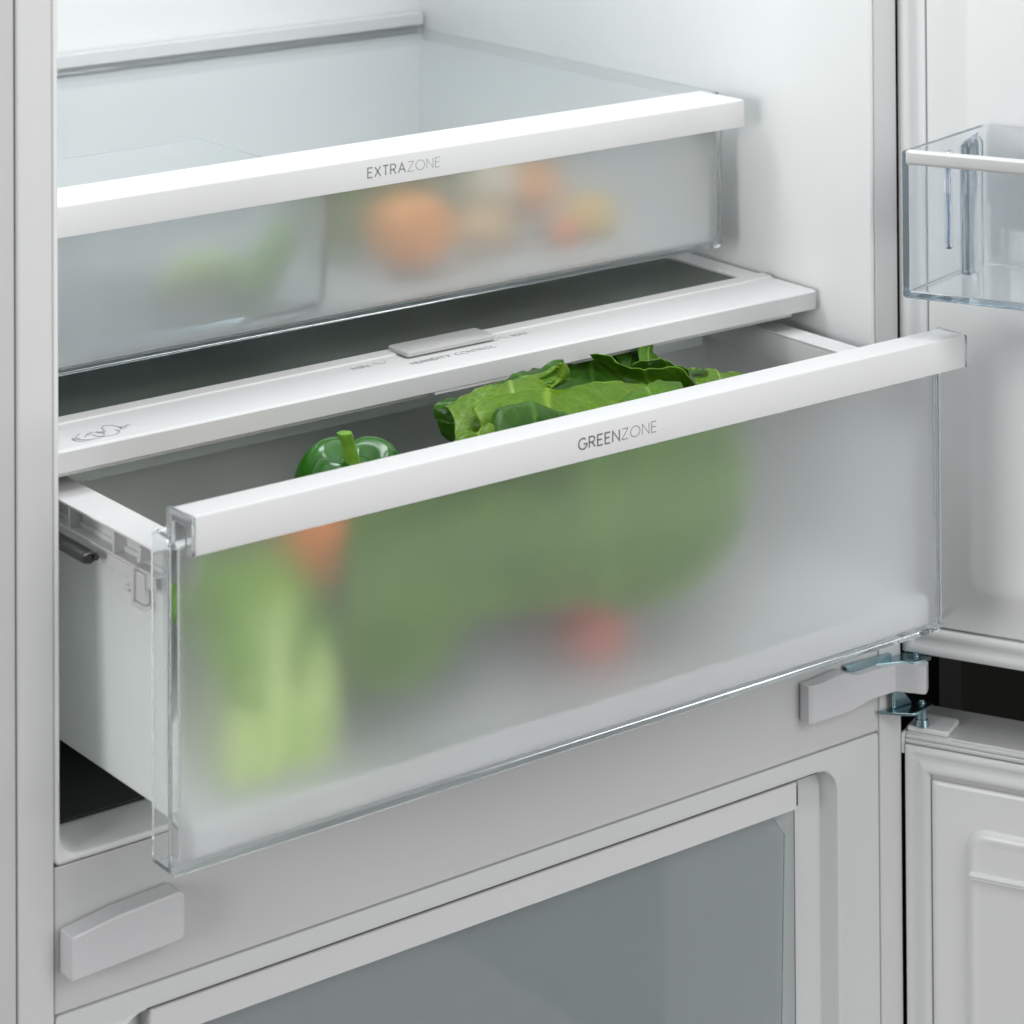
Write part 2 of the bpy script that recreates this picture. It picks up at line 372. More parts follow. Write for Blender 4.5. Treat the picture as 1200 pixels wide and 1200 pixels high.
# lower door
ZT = .8560
bm = BM(); ringD(bm, 0, S1, .06, ZT, [(0, -.040, .001), (0, -.0008, .001), (.0008, 0, .001), (.0014, 0, .001)], cap0=True, cap1=True)
ld = obj('freezer_door', bm, M['frame'], fr, label='lower door with embossed inner panel')
bm = BM()
for zz0, zz1, nn in ((.8532, .8552, .0020), (.8508, .8528, .0028)):
    P4 = rrect(.0003, S1-.001, zz0, zz1, .0003, 1)
    loft(bm, [[D(p, -.0005, q) for p, q in P4], [D(p, nn*.9, q) for p, q in P4], [D(p+(.0002 if p < .1 else -.0002), nn, q) for p, q in rrect(.0005, S1-.0012, zz0+.0003, zz1-.0003, .0002, 1)]], cap0=True, cap1=True)
obj('grooved_trim', bm, M['gasket'], ld)
gasket(.0002, S1-.001, .062, .8500, .0142, ld, M['gasket'])
bm = BM(); ringD(bm, .0151, S1-.016, .09, .8326, [(0, .0003, .001), (0, .0018, .001), (.0006, .0024, .0015), (.0030, .0026, .003)], cap0=True, cap1=True)
obj('door_liner', bm, M['liner'], ld)
bm = BM(); ringD(bm, .0345, S1-.036, .11, .8115, [(0, .0016, .012), (.0006, .0034, .012), (.0030, .0052, .010), (.0052, .0055, .008), (.0070, .0050, .007), (.0090, .0050, .006)], cap0=True, cap1=True, n=10)
em = obj('embossed_panel', bm, M['liner'], ld)
bm = BM(); ringD(bm, .0362, S1-.04, .7835, .7885, [(0, .004, .0020), (.0004, .0062, .0020), (.0014, .0070, .0012)], cap0=True, cap1=True)
obj('ridge', bm, M['liner'], em)
# corner cap and hinge block of the lower door
bm = BM(); ringD(bm, -.0022, -.0002, .8445, .8558, [(0, -.012, .0006), (0, .0022, .0006), (.0003, .0028, .0004)], cap0=True, cap1=True)
obj('corner_cap', bm, M['gasket'], ld)
bm = BM(); ringD(bm, .0005, .0240, .8562, .8592, [(0, -.020, .001), (0, -.0005, .001), (.0004, .0, .0006)], cap0=True, cap1=True)
obj('hinge_block', bm, M['gasket'], ld, bevel=.0005)

# ------------------------------------------------------------ door bin
ZB0, ZB1 = 1.1208, 1.1970
db = thing('door_bin', 'clear blue-edged plastic bin with white front rail hanging on the open upper door', 'door bin', D(.25, .05, ZB0))
t_ = .0028
def path_tray(s0f, s1f, nf, s0b, s1b, nb, z0, z1, t):
    """tapered open tray: wall ring + bottom"""
    bm = BM()
    def quad(i, z):
        return [D(s0f+i, nf-i, z), D(s1f-i, nf-i, z), D(s1b-i, nb+i, z), D(s0b+i, nb+i, z)]
    loft(bm, [quad(t+.0008, z0+t), quad(t, z0+t+.001), quad(t, z1-.0003), quad(t*.6, z1), quad(t*.3, z1), quad(0, z1-.0004), quad(0.0, z0+.0012), quad(.0012, z0)], cap0=True, cap1=True)
    return bm
obj('bin_tray', path_tray(.0335, .49, .100, .0500, .474, .014, ZB0, ZB1, t_), M['clear_blue'], db, bevel=.0004)
def hook(s0, s1, n0, n1, z0, z1):
    bm = BM(); rloft(bm, s0, s1, n0, n1, [(0.0006, z0, .002), (0, z0+.001, .003), (0, z1-.002, .003), (.0014, z1, .0022)], cap0=True, cap1=True, f=lambda a, d, b: D(a, b, d)); return bm
obj('bin_hook', hook(.0490, .0565, .030, .052, ZB0+.0032, 1.1935), M['clear_blue'], db)
obj('bin_rib', hook(.0470, .0500, .0175, .0285, ZB0+.034, 1.1935), M['clear_blue'], db)
obj('bin_rib', hook(.0440, .0465, .0540, .0600, ZB0+.018, 1.1900), M['clear_blue'], db)
bm = BM(); ringD(bm, .0366, .488, 1.1905, 1.1980, [(0.0006, .0995, .0010), (0, .1003, .0014), (0, .1025, .0014), (.0012, .1036, .001)], cap0=True, cap1=True)
obj('bin_rail', bm, M['trim'], db)

# ------------------------------------------------------------ crisper drawer
def front_panel(x0, x1, z0, z1, yf, depth, parent, frost, edge=.0050):
    bm = BM()
    Rc = .0035
    rloft(bm, x0, x1, z0, z1, [(0, yf+.0006, Rc), (.0007, yf, Rc), (edge, yf, .0010), (edge, yf+.0034, .0010), (.0026, yf+.0036, .0016), (.0024, yf+depth-.0003, .0018), (.0021, yf+depth, .002), (.0004, yf+depth, Rc), (0, yf+depth-.0004, Rc)], closed=True)
    obj('clear_rim', bm, M['clear'], parent)
    bm = BM(); rloft(bm, x0+edge+.00012, x1-edge-.00012, z0+edge+.00012, z1-edge-.00012, [(0.0002, yf+.0034, .001), (0, yf+.0032, .001), (0, yf+.0004, .001), (.0003, yf+.0001, .001)], cap0=True, cap1=True)
    return obj('frosted_panel', bm, frost, parent, smooth=False)
def handle(x0, x1, z0, z1, y0, y1, parent, ztop_back=None, name='handle_trim'):
    zb = ztop_back or z1-.0012
    prof = [(y0, z0), (y0, z1-.0012), (y0+.0005, z1-.0003), (y0+.0014, z1), (y1-.0006, zb), (y1, zb-.0006), (y1, z0+.0016), (y1-.0018, z0+.0016), (y1-.0018, zb-.0024), (y0+.0022, z1-.0026), (y0+.0022, z0)]
    bm = BM(); prism(bm, prof, x0, x1, lambda p, q, a: (a, p, q))
    return obj(name, bm, M['trim'], parent, bevel=.0002)
def endcap(xa, xb, z0, z1, y0, y1, parent):
    outer = rrect(y0-.0002, y1+.0002, z0-.0003, z1-.0004, .0010, 4)
    inner = rrect(y0+.0052, y1-.0038, z0-.0001, z1-.0052, .0022, 4)
    bm = BM()
    loft(bm, [[(xa, p, q) for p, q in outer], [(xb, p, q) for p, q in outer], [(xb, p, q) for p, q in inner], [(xa, p, q) for p, q in inner]], closed=True)
    return obj('end_cap', bm, M['clear_blue'], parent, bevel=.0002)
def tray(bm, x0, x1, y0, y1, z0, z1, t, taper=.004, r=.012, front=None):
    """open tub with rounded vertical edges, thickness t; loops run in z"""
    f = lambda i, z, rr: [(p, q, z) for p, q in rrect(x0+i, x1-i, y0+i*0.3, y1-i, rr, 6)]
    loft(bm, [f(taper+t+.004, z0+t, r*.7), f(taper+t+.0012, z0+t+.0012, r), f(taper+t, z0+t+.004, r), f(t, z1, r), f(0, z1, r), f(taper, z0+.004, r), f(taper+.0012, z0+.0012, r), f(taper+.004, z0, r*.7)], cap0=True, cap1=True)
    if front is not None:
        bmesh.ops.bisect_plane(bm, geom=bm.verts[:]+bm.edges[:]+bm.faces[:], plane_co=(0, front, 0), plane_no=(0, -1, 0), clear_outer=True)
    return bm
cd = thing('crisper_drawer', 'wide pulled-out vegetable drawer with frosted front and white GREENZONE handle', 'drawer', (.2686, .02, .9557))
front_panel(.0355, .5017, .9408, 1.0850, -.0700, .0160, cd, M['frost'])
hd = handle(.0365, .4990, 1.0830, 1.0998, -.0900, -.0694, cd)
endcap(.0345, .0363, 1.0830, 1.0998, -.0900, -.0694, cd); endcap(.4992, .5006, 1.0830, 1.0998, -.0900, -.0694, cd)
bm = BM()
write(bm, 'GREENZONE', .2430, .2902, .0050, [.075]*5+[.032]*4, lambda a, b, h: (a, -.0900-T*h, 1.0886+b))
o = obj('lettering', bm, M['print'], hd, smooth=False)
# tub body
bm = BM(); tray(bm, .0440, .4985, -.0900, .118, .9557, 1.0660, .0022, taper=.0035, r=.010, front=-.0538)
obj('tub', bm, M['tub'], cd)
bm = BM(); box(bm, .0480, .4945, -.0663, -.0542, .9440, .9585)  # white block added to brighten the bottom of the frosted front
obj('brightening_apron', bm, M['tub'], cd, bevel=.0015)
# flanges: left, right, rear as hollow ledges
def ledge(x0, x1, y0, y1, z0, z1):
    bm = BM(); box(bm, x0, x1, y0, y1, z0, z1); return bm
ZF = 1.0748
lf = obj('side_flange', ledge(.0385, .0575, -.0535, .118, ZF-.0012, ZF), M['trim'], cd, bevel=.0004)
bm = BM(); box(bm, .0385, .0462, -.0535, .118, 1.0626, 1.0638); box(bm, .0385, .0400, -.0535, .118, 1.0566, 1.0625)
obj('lower_lip', bm, M['trim'], lf, bevel=.0003)
bm = BM(); box(bm, .0452, .0464, -.0535, .118, 1.0565, ZF-.0013); box(bm, .0560, .0575, -.0535, .118, 1.055, ZF-.0013)
obj('inner_web', bm, M['trim'], lf)
for y in (-.0150, .0260, .067, .105):
    bm = BM(); box(bm, .0388, .0451, y-.0007, y+.0007, 1.0639, ZF-.0013); obj('stiffening_rib', bm, M['trim'], lf)
bm = BM(); prism(bm, [(-.0365, 1.0660), (-.0385, 1.0730), (-.0405, 1.0730), (-.0390, 1.0660)], .0384, .0450, lambda p, q, a: (a, p, q)); obj('stiffening_rib', bm, M['trim'], lf)
# clip
bm = BM(); box(bm, .0360, .0420, -.0375, -.0355, 1.0475, 1.0640); box(bm, .0360, .0420, -.0470, -.0375, 1.0475, 1.0495); box(bm, .0372, .0400, -.0450, -.0376, 1.0496, 1.0625)
box(bm, .0362, .0415, -.0330, -.0290, 1.0520, 1.0545); box(bm, .0362, .0415, -.0354, -.0331, 1.0535, 1.0570)
ck = obj('drawer_clip', bm, M['trim'], lf, bevel=.0004)
for k in range(7):
    bm = BM(); box(bm, .0364, .0371, -.0448, -.0378, 1.0505+k*.0016, 1.0512+k*.0016); bm2 = obj('clip_tooth', bm, M['trim'], cd) if False else bm.free()
rf_ = obj('side_flange', ledge(.4885, .5035, -.0535, .118, ZF-.0012, ZF), M['trim'], cd, bevel=.0004)
bm = BM(); box(bm, .4885, .4900, -.0535, .118, 1.060, ZF-.0013); obj('inner_web', bm, M['trim'], rf_)
bf = obj('rear_flange', ledge(.0576, .4884, .106, .118, ZF-.0012, ZF), M['trim'], cd, bevel=.0004)
bm = BM(); box(bm, .0576, .4884, .106, .1075, 1.055, ZF-.0013); obj('inner_web', bm, M['tub'], bf)

# ------------------------------------------------------------ shelf above the crisper
sh = thing('glass_shelf', 'white-framed glass shelf with humidity control slider directly above the pulled-out drawer', 'shelf', (.27, .2, 1.082))
ZS = 1.0948
prof = [(.0400, 1.0844), (.0400, ZS-.0010), (.0410, ZS), (.0760, ZS+.0002), (.0766, ZS+.0010), (.0850, ZS+.0012), (.0860, ZS+.0004), (.0860, 1.0900), (.060, 1.0868), (.0450, 1.0868), (.0450, 1.0844)]
bm = BM(); prism(bm, prof, .0228, .5153, lambda p, q, a: (a, p, q))
ft = obj('front_trim', bm, M['trim'], sh, bevel=.0002)
bm = BM(); prism(bm, [(.0455, 1.0810), (.0455, 1.0866), (.0540, 1.0866), (.0540, 1.0810)], .0228, .5020, lambda p, q, a: (a, p, q))
obj('under_lip', bm, M['trim'], ft, bevel=.0004)
bm = BM(); box(bm, .2540, .3122, .0403, .0450, 1.0826, 1.0842); obj('vent_tab', bm, M['trim'], ft, bevel=.0003)
for x0, x1 in ((.0228, .0320), (.5006, .5153)):
    bm = BM(); box(bm, x0, x1, .0862, .42, 1.0880, ZS+.0004); obj('side_rail', bm, M['trim'], sh, bevel=.0006)
bm = BM(); box(bm, .5060, .5120, .148, .42, ZS+.0006, ZS+.0040); obj('side_rail', bm, M['trim'], sh, bevel=.0006)
bm = BM(); box(bm, .0322, .5004, .0862, .42, .9999+.0905, .9999+.0940); obj('glass_pane', bm, M['smoked'], sh, bevel=.0004)
bm = BM(); box(bm, .0600, .4900, .122, .40, 1.0760, 1.0790); obj('humidity_cover', bm, grain(mat('humidity_cover_plastic', (.12, .13, .12), .5), 40, .05), sh, bevel=.0004)
bm = BM(); rloft(bm, .2550, .3115, .0660, .0845, [(.0008, ZS+.0008, .001), (0, ZS+.0012, .0014), (0, ZS+.0030, .0014), (.0010, ZS+.0036, .001)], cap0=True, cap1=True, f=lambda a, d, b: (a, b, d))
obj('humidity_slider', bm, M['slider'], sh)
pz = lambda a, b, h: (a, .0400+b, ZS+.00025+T*h)
bm = BM()
write(bm, 'MIN', .2225, .2322, .0036, [.085]*3, lambda a, b, h: pz(a, .0268+b, h))
write(bm, 'HUMIDITY', .2520, .2762, .0036, [.095]*8, lambda a, b, h: pz(a, .0165+b, h), gap=.34)
write(bm, 'CONTROL', .2795, .3045, .0036, [.05]*7, lambda a, b, h: pz(a, .0165+b, h), gap=.3)
write(bm, 'MAX', .3238, .3335, .0036, [.085]*3, lambda a, b, h: pz(a, .0268+b, h))
ribbon(bm, [(.2365, .0310), (.2405, .0265), (.2445, .0310)], .00018, pz)
ribbon(bm, [(.3120, .0265), (.3165, .0305), (.3205, .0265)], .00018, pz)
obj('humidity_scale', bm, M['print_faint'], ft, smooth=False)
bm = BM()
# vegetable pictogram: outline drawing of a leafy head, round fruit and pear
hw = .00016
q = lambda a, b, h: (.0545+a*.0315, .0455+b*.0165, ZS+.00025+T*h)
def rb(pts, k=1): ribbon(bm, pts, .0095*k, q)
rb(arc(.30, .40, .22, .34, 110, 400, 22)); rb(arc(.18, .34, .18, .30, 150, 285, 10)); rb([(.02, .50), (.04, .36), (.12, .40)])
rb([(.20, .36), (.27, .52), (.33, .62), (.42, .66)]); rb([(.27, .52), (.38, .48)]); rb(arc(.56, .34, .20, .28, 160, 385, 18)); rb([(.44, .62), (.47, .46), (.55, .55), (.58, .42)])
rb([(.60, .60), (.62, .86), (.70, 1.0), (.80, .92), (.84, .72), (.86, .50), (.80, .38)]); rb(arc(.90, .52, .05, .10, 0, 300, 10)); rb([(.95, .58), (1.0, .66), (1.03, .60)])
obj('vegetable_pictogram', bm, M['print_icon'], ft, smooth=False)

# ------------------------------------------------------------ upper drawer
up = thing('upper_drawer', 'closed shallow drawer with frosted front and white EXTRAZONE trim at top', 'drawer', (.2686, .25, 1.1095))
front_panel(.0355, .5016, 1.1092, 1.1925, .1030, .0140, up, M['frost_up'], edge=.0042)
ut = handle(.0362, .5010, 1.1812, 1.1965, .0830, .1215, up, ztop_back=1.1962)
bm = BM(); write(bm, 'EXTRAZONE', .2423, .2880, .0050, [.075]*5+[.032]*4, lambda a, b, h: (a, .0830-T*h, 1.1864+b))
obj('lettering', bm, M['print_soft'], ut, smooth=False)
bm = BM(); tray(bm, .0400, .4985, .0800, .40, 1.1120, 1.1880, .0020, taper=.004, r=.012, front=.1082)
obj('tub', bm, translucent(grain(mat('milky_tub', (.86, .89, .89), .3), 200, .01), (.95, .97, .97), .45), up)
# glass cover above the upper drawer
cg = thing('cover_shelf', 'clear glass shelf lying above the shallow upper drawer', 'shelf', (.27, .28, 1.199))
bm = BM(); box(bm, .0225, .5160, .1220, .42, 1.1900, 1.1935); obj('glass_pane', bm, M['clear'], cg, bevel=.0004)
bm = BM(); box(bm, .0225, .5160, .4202, .4280, 1.196, 1.204); obj('rear_strip', bm, M['trim'], cg, bevel=.0005)
# clear container in the upper drawer
ct = thing('clear_container', 'small clear plastic divider box in the left half of the upper drawer', 'container', (.17, .20, 1.1165))
bm = BM(); tray(bm, 0.0900, .2400, .1115, .245, 1.1160, 1.1790, .0020, taper=.002, r=.006)
obj('container_body', bm, M['clear'], ct)

# ------------------------------------------------------------ freezer drawer
fz = thing('freezer_drawer', 'clear-fronted freezer drawer with pale trim bar at the bottom of the picture', 'drawer', (.26, .2, .70))
bm = BM(); rloft(bm, .0660, .4625, .8332, .8480, [(0.0004, .030, .0006), (0, .0290, .0006), (0, .0020, .0006), (.0004, .0012, .0005)], cap0=True, cap1=True)
obj('handle_trim', bm, M['trim'], fz)
bm = BM(); box(bm, .4628, .4662, .004, .024, .8335, .8475); obj('end_cap', bm, M['clear_blue'], fz, bevel=.0004)
bm = BM(); rloft(bm, .0680, .4690, .62, .8330, [(.0006, .0105, .006), (0, .0110, .006), (0, .0132, .006)], cap0=True, cap1=True)
obj('front_panel', bm, M['frost_low'], fz, smooth=False)
bm = BM()
L_ = [(.0900, .8240), (.430, .8240), (.452, .8230), (.4560, .8180), (.4560, .640)]
prism(bm, [(.0880, .645), (.4540, .645), (.4590, .8195), (.4490, .8325), (.088, .8325)], .0065, .0098, lambda p, q, a: (p, a, q))
obj('clear_window', bm, M['clear'], fz, bevel=.0008)
bm = BM(); tray(bm, .0700, .4670, -.02, .36, .622, .826, .002, taper=.002, front=.0145)
obj('tub', bm, grain(mat('freezer_tub', (.82, .86, .87), .35), 200, .01), fz)

# ------------------------------------------------------------ vegetables
def veg_mat(name, c1, c2, rough=.25, scale=30, sss=.0, coat=0.0, bump=.05):
    m = mat(name, c1, rough); nt = m.node_tree; b = nt.nodes['Principled BSDF']
    tc = nt.nodes.new('ShaderNodeTexCoord'); n = nt.nodes.new('ShaderNodeTexNoise'); n.inputs['Scale'].default_value = scale; n.inputs['Detail'].default_value = 5
    nt.links.new(tc.outputs['Object'], n.inputs['Vector'])
    cr = nt.nodes.new('ShaderNodeValToRGB'); cr.color_ramp.elements[0].position = .35; cr.color_ramp.elements[1].position = .68
    cr.color_ramp.elements[0].color = (*c1, 1); cr.color_ramp.elements[1].color = (*c2, 1)
    nt.links.new(n.outputs['Fac'], cr.inputs[0]); nt.links.new(cr.outputs[0], b.inputs['Base Color'])
    b.inputs['Coat Weight'].default_value = coat; b.inputs['Coat Roughness'].default_value = .08
    bp = nt.nodes.new('ShaderNodeBump'); bp.inputs['Strength'].default_value = bump; bp.inputs['Distance'].default_value = .001
    nt.links.new(n.outputs['Fac'], bp.inputs['Height']); nt.links.new(bp.outputs[0], b.inputs['Normal'])
    return m
M['pepper'] = veg_mat('green_pepper_skin', (.009, .070, .002), (.018, .12, .003), .24, 40, coat=.22, bump=.02)
M['stem'] = veg_mat('pepper_stem', (.07, .20, .012), (.16, .32, .03), .45, 160, bump=.3)
M['orange_pepper'] = veg_mat('orange_pepper_skin', (.9, .19, .003), (.95, .26, .004), .18, 40, coat=.4, bump=.02)
M['tomato'] = veg_mat('tomato_skin', (.85, .085, .015), (.9, .14, .02), .18, 40, coat=.4, bump=.02)
M['orange'] = veg_mat('orange_peel', (.9, .28, .004), (.95, .36, .006), .4, 300, bump=.3)
M['cream'] = veg_mat('cream_skin', (.80, .74, .58), (.88, .84, .72), .45, 40)
M['brown'] = veg_mat('tan_skin', (.62, .40, .18), (.72, .50, .24), .5, 60)
M['yellow'] = veg_mat('lemon_peel', (.80, .48, .05), (.85, .56, .08), .4, 120)
M['pale_green'] = veg_mat('pale_green_skin', (.42, .60, .16), (.55, .70, .26), .4, 30)
M['lime'] = veg_mat('lime_green_skin', (.16, .40, .03), (.26, .50, .05), .35, 30)
M['stalk'] = veg_mat('pale_stalk', (.52, .74, .18), (.66, .82, .32), .4, 30)
def leaf_mat(name, dark, light, vein_lit_edge, trans=.30):
    m = bpy.data.materials.new(name); m.use_nodes = True; nt = m.node_tree; b = nt.nodes['Principled BSDF']; out = nt.nodes['Material Output']
    at = nt.nodes.new('ShaderNodeAttribute'); at.attribute_name = 'vein_lit_edge'
    tc = nt.nodes.new('ShaderNodeTexCoord'); n = nt.nodes.new('ShaderNodeTexNoise'); n.inputs['Scale'].default_value = 45; n.inputs['Detail'].default_value = 6
    nt.links.new(tc.outputs['Object'], n.inputs['Vector'])
    cr = nt.nodes.new('ShaderNodeValToRGB'); cr.color_ramp.elements[0].position = .3; cr.color_ramp.elements[1].position = .7
    cr.color_ramp.elements[0].color = (*dark, 1); cr.color_ramp.elements[1].color = (*light, 1)
    nt.links.new(n.outputs['Fac'], cr.inputs[0])
    mx = nt.nodes.new('ShaderNodeMix'); mx.data_type = 'RGBA'; mx.inputs[7].default_value = (*vein_lit_edge, 1)
    nt.links.new(at.outputs['Fac'], mx.inputs[0]); nt.links.new(cr.outputs[0], mx.inputs[6])
    nt.links.new(mx.outputs[2], b.inputs['Base Color']); b.inputs['Roughness'].default_value = .38; b.inputs['Specular IOR Level'].default_value = .38
    tl = nt.nodes.new('ShaderNodeBsdfTranslucent'); nt.links.new(mx.outputs[2], tl.inputs[0])
    ms = nt.nodes.new('ShaderNodeMixShader'); ms.inputs[0].default_value = trans
    nt.links.new(b.outputs[0], ms.inputs[1]); nt.links.new(tl.outputs[0], ms.inputs[2]); nt.links.new(ms.outputs[0], out.inputs[0])
    vr = nt.nodes.new('ShaderNodeTexVoronoi'); vr.feature = 'DISTANCE_TO_EDGE'; vr.inputs['Scale'].default_value = 190
    nd = nt.nodes.new('ShaderNodeMix'); nd.data_type = 'RGBA'; nd.inputs[0].default_value = .012
    nt.links.new(tc.outputs['Object'], nd.inputs[6]); nt.links.new(n.outputs['Color'], nd.inputs[7]); nt.links.new(nd.outputs[2], vr.inputs['Vector'])
    rmp = nt.nodes.new('ShaderNodeMapRange'); rmp.inputs[1].default_value = 0; rmp.inputs[2].default_value = .09; rmp.inputs[3].default_value = .17; rmp.inputs[4].default_value = 0
    nt.links.new(vr.outputs['Distance'], rmp.inputs[0])
    ad = nt.nodes.new('ShaderNodeMath'); ad.operation = 'MAXIMUM'; nt.links.new(rmp.outputs[0], ad.inputs[0]); nt.links.new(at.outputs['Fac'], ad.inputs[1])
    nt.links.new(ad.outputs[0], mx.inputs[0])
    vo = nt.nodes.new('ShaderNodeTexNoise'); vo.inputs['Scale'].default_value = 160; vo.inputs['Detail'].default_value = 3
    nt.links.new(tc.outputs['Object'], vo.inputs['Vector'])
    bp = nt.nodes.new('ShaderNodeBump'); bp.inputs['Strength'].default_value = .45; bp.inputs['Distance'].default_value = .0012
    nt.links.new(vo.outputs['Fac'], bp.inputs['Height']); nt.links.new(bp.outputs[0], b.inputs['Normal'])
    return m
M['leaf'] = leaf_mat('lettuce_leaf', (.040, .135, .002), (.085, .22, .004), (.22, .42, .04))
M['leaf_dark'] = leaf_mat('lettuce_dark_leaf', (.012, .060, .001), (.030, .105, .002), (.08, .22, .015), .18)  # dark leaf colour, also used as painted shade in the hollow of the head
M['young'] = leaf_mat('celery_leaf', (.18, .46, .002), (.30, .60, .005), (.5, .7, .12), .4)
M['leaf_pale'] = leaf_mat('pale_leaf', (.075, .17, .004), (.13, .26, .010), (.40, .60, .14))
M['leaf_mid'] = leaf_mat('middle_leaf', (.080, .22, .001), (.15, .32, .002), (.16, .40, .02), .25)
M['leaf_bright'] = leaf_mat('young_leaf', (.070, .175, .002), (.13, .26, .003), (.36, .58, .07), .35)

def pepper(name, label, cat, c, r, h, mt, lobes=4, tilt=(0, 0, 0), stem=True, group=None):
    t = thing(name, label, cat, c, group); bm = BM(); nu, nv = 64, 30; loops = []
    for j in range(1, nv):
        v = j/nv; th = math.pi*v; lp = []
        for i in range(nu):
            a = 2*math.pi*i/nu; lob = 1-.24*(1-abs(math.cos(lobes*a/2+.4)))**2.0*(1.1)*math.sin(th)**.4
            rr = r*math.sin(th)**.62*(1.0-.12*max(0, -math.cos(th)))*lob*(1+.04*math.sin(a+1.3))
            z = h*.5*math.cos(th)
            d = math.hypot(rr, 0)/r
            dent = (1-min(1, d/.62))**1.4*h*.30
            if th < math.pi/2: z -= dent+.06*h*(1-abs(math.cos(lobes*a/2+.4)))*d
            lp.append((rr*math.cos(a), rr*math.sin(a), z+h*.5))
        loops.append(lp)
    loft(bm, loops, cap0=True, cap1=True)
    rot = Matrix.Rotation(tilt[2], 4, 'Z') @ Matrix.Rotation(tilt[1], 4, 'Y') @ Matrix.Rotation(tilt[0], 4, 'X')
    TM = Matrix.Translation(c) @ Matrix.Translation((0, 0, h*.5)) @ rot @ Matrix.Translation((0, 0, -h*.5))
    bm.transform(TM); obj('fruit_body', bm, mt, t)
    if stem:
        bm = BM(); lps = []
        for k in range(12):
            u = k/11; rr = .0043*(1-u*.30)+(.0040*(1-u)**5) + (.0006 if k > 9 else 0)
            cx, cz = -.006-.007*u*u, h*.70+u*.028; cy = -.010-.003*u
            lps.append([(cx+rr*math.cos(2*math.pi*i/16)*(1+.09*math.cos(i*math.pi*5/8)), cy+rr*math.sin(2*math.pi*i/16)*(1+.09*math.cos(i*math.pi*5/8)), cz) for i in range(16)])
        loft(bm, lps, cap0=True, cap1=True); bm.transform(Matrix.Translation(c)); obj('stem', bm, M['stem'], t)
    return t
def ball(name, label, cat, c, rad, mt, sq=(1, 1, 1), rough=.06, seed=0, group=None):
    bm = BM(); bmesh.ops.create_icosphere(bm, subdivisions=4, radius=1.0)
    for v in bm.verts:
        k = 1+rough*noise.noise(v.co*1.6+Vector((seed*3.1, 0, 0)))
        v.co = Vector((v.co.x*sq[0]*k*rad, v.co.y*sq[1]*k*rad, v.co.z*sq[2]*k*rad))+Vector(c)
    o = obj(name, bm, mt); tag(o, label, cat, group); return o
def blobtube(name, label, cat, pts, rads, mt, n=14, group=None):
    pts = [Vector(p) for p in pts]; bm = BM(); lps = []; N = len(pts)
    # resample smoothly
    Q = []
    for i in range(N-1):
        p0, p1, p2, p3 = pts[max(0, i-1)], pts[i], pts[i+1], pts[min(N-1, i+2)]
        for k in range(6):
            t = k/6; Q.append((.5*((2*p1)+(-p0+p2)*t+(2*p0-5*p1+4*p2-p3)*t*t+(-p0+3*p1-3*p2+p3)*t**3), rads[i]+(rads[i+1]-rads[i])*t))
    Q.append((pts[-1], rads[-1]))
    for i, (p, r) in enumerate(Q):
        d = (Q[min(i+1, len(Q)-1)][0]-Q[max(i-1, 0)][0]).normalized(); u = d.cross(Vector((0.1, 1, .05))).normalized(); v = d.cross(u)
        lps.append([p+(u*math.cos(2*math.pi*k/n)+v*math.sin(2*math.pi*k/n))*r for k in range(n)])
    loft(bm, lps, cap0=True, cap1=True)
    if name is None: return bm
    o = obj(name, bm, mt); tag(o, label, cat, group); return o

def leaf_mesh(base, u, v, w, L, Wd, cup=.3, roll=.25, ruf=.12, seed=0, nu=30, nv=40):
    """base point, u = growing direction, v = sideways, w = outward normal"""
    u = Vector(u).normalized(); v = (Vector(v)-u*Vector(v).dot(u)).normalized(); w0 = u.cross(v).normalized()
    if w0.dot(Vector(w)) < 0: w0 = -w0
    bm = BM(); lay = bm.verts.layers.float.new('vein_lit_edge'); G = []; rnd = random.Random(seed)
    ph = [rnd.uniform(0, 6.28) for _ in range(6)]
    for i in range(nu+1):
        a = i/nu; row = []
        prof = (math.sin(math.pi*min(1, a*.5+.06))**.8)*(1 if a < .7 else math.sqrt(max(0.0, 1-((a-.7)/.3)**2*.93)))
        for j in range(nv+1):
            b = j/nv*2-1; e = abs(b)
            wdt = Wd*.5*prof
            edge = max(e**3, (a**6)*1.0)
            ru = ruf*Wd*edge*(.55*math.sin(a*13+ph[0]+b*2)+.35*math.sin(a*23+ph[1]-b*3)+.3*math.sin(b*9+ph[2]+a*3))
            ang = a*roll*math.pi          # curl along growth
            x = L*(math.sin(ang)/(roll*math.pi) if abs(roll) > 1e-3 else a); h = -L*((1-math.cos(ang))/(roll*math.pi) if abs(roll) > 1e-3 else 0)
            ca = b*cup*math.pi*.5
            y = wdt*(math.sin(ca)/(cup*math.pi*.5) if abs(cup) > 1e-3 else b); hh = -wdt*((1-math.cos(ca))/(cup*math.pi*.5) if abs(cup) > 1e-3 else 0)
            # veins: herringbone ridges from the midrib
            vv = (a*9-e*3.2+(.4 if b > 0 else 0)) % 1.0; side = max(0, 1-abs(vv-.5)*9)*(1-e**2)*(1 if e > .05 else 0)*.8
            mid = max(0, 1-e/(.055+.05*(1-a)))
            puff = .016*Wd*math.cos((vv-.5)*2*math.pi)*-1*(1-e**4)
            nz = .05*Wd*noise.noise(Vector((a*3+seed, b*2.2, seed*1.7)))
            p = Vector(base)+u*x+v*y+w0*(h+hh+ru+puff+nz-mid*.008*Wd)
            vt = bm.verts.new(p); vt[lay] = min(1, mid+side*.6); row.append(vt)
        G.append(row)
    for i in range(nu):
        for j in range(nv): bm.faces.new((G[i][j], G[i+1][j], G[i+1][j+1], G[i][j+1]))
    return bm
def leaf(parent, mt, *a, **k):
    bm = leaf_mesh(*a, **k)
    o = obj('leaf', bm, mt, parent)
    s = o.modifiers.new('thickness', 'SOLIDIFY'); s.thickness = .0004; s.offset = 0
    return o

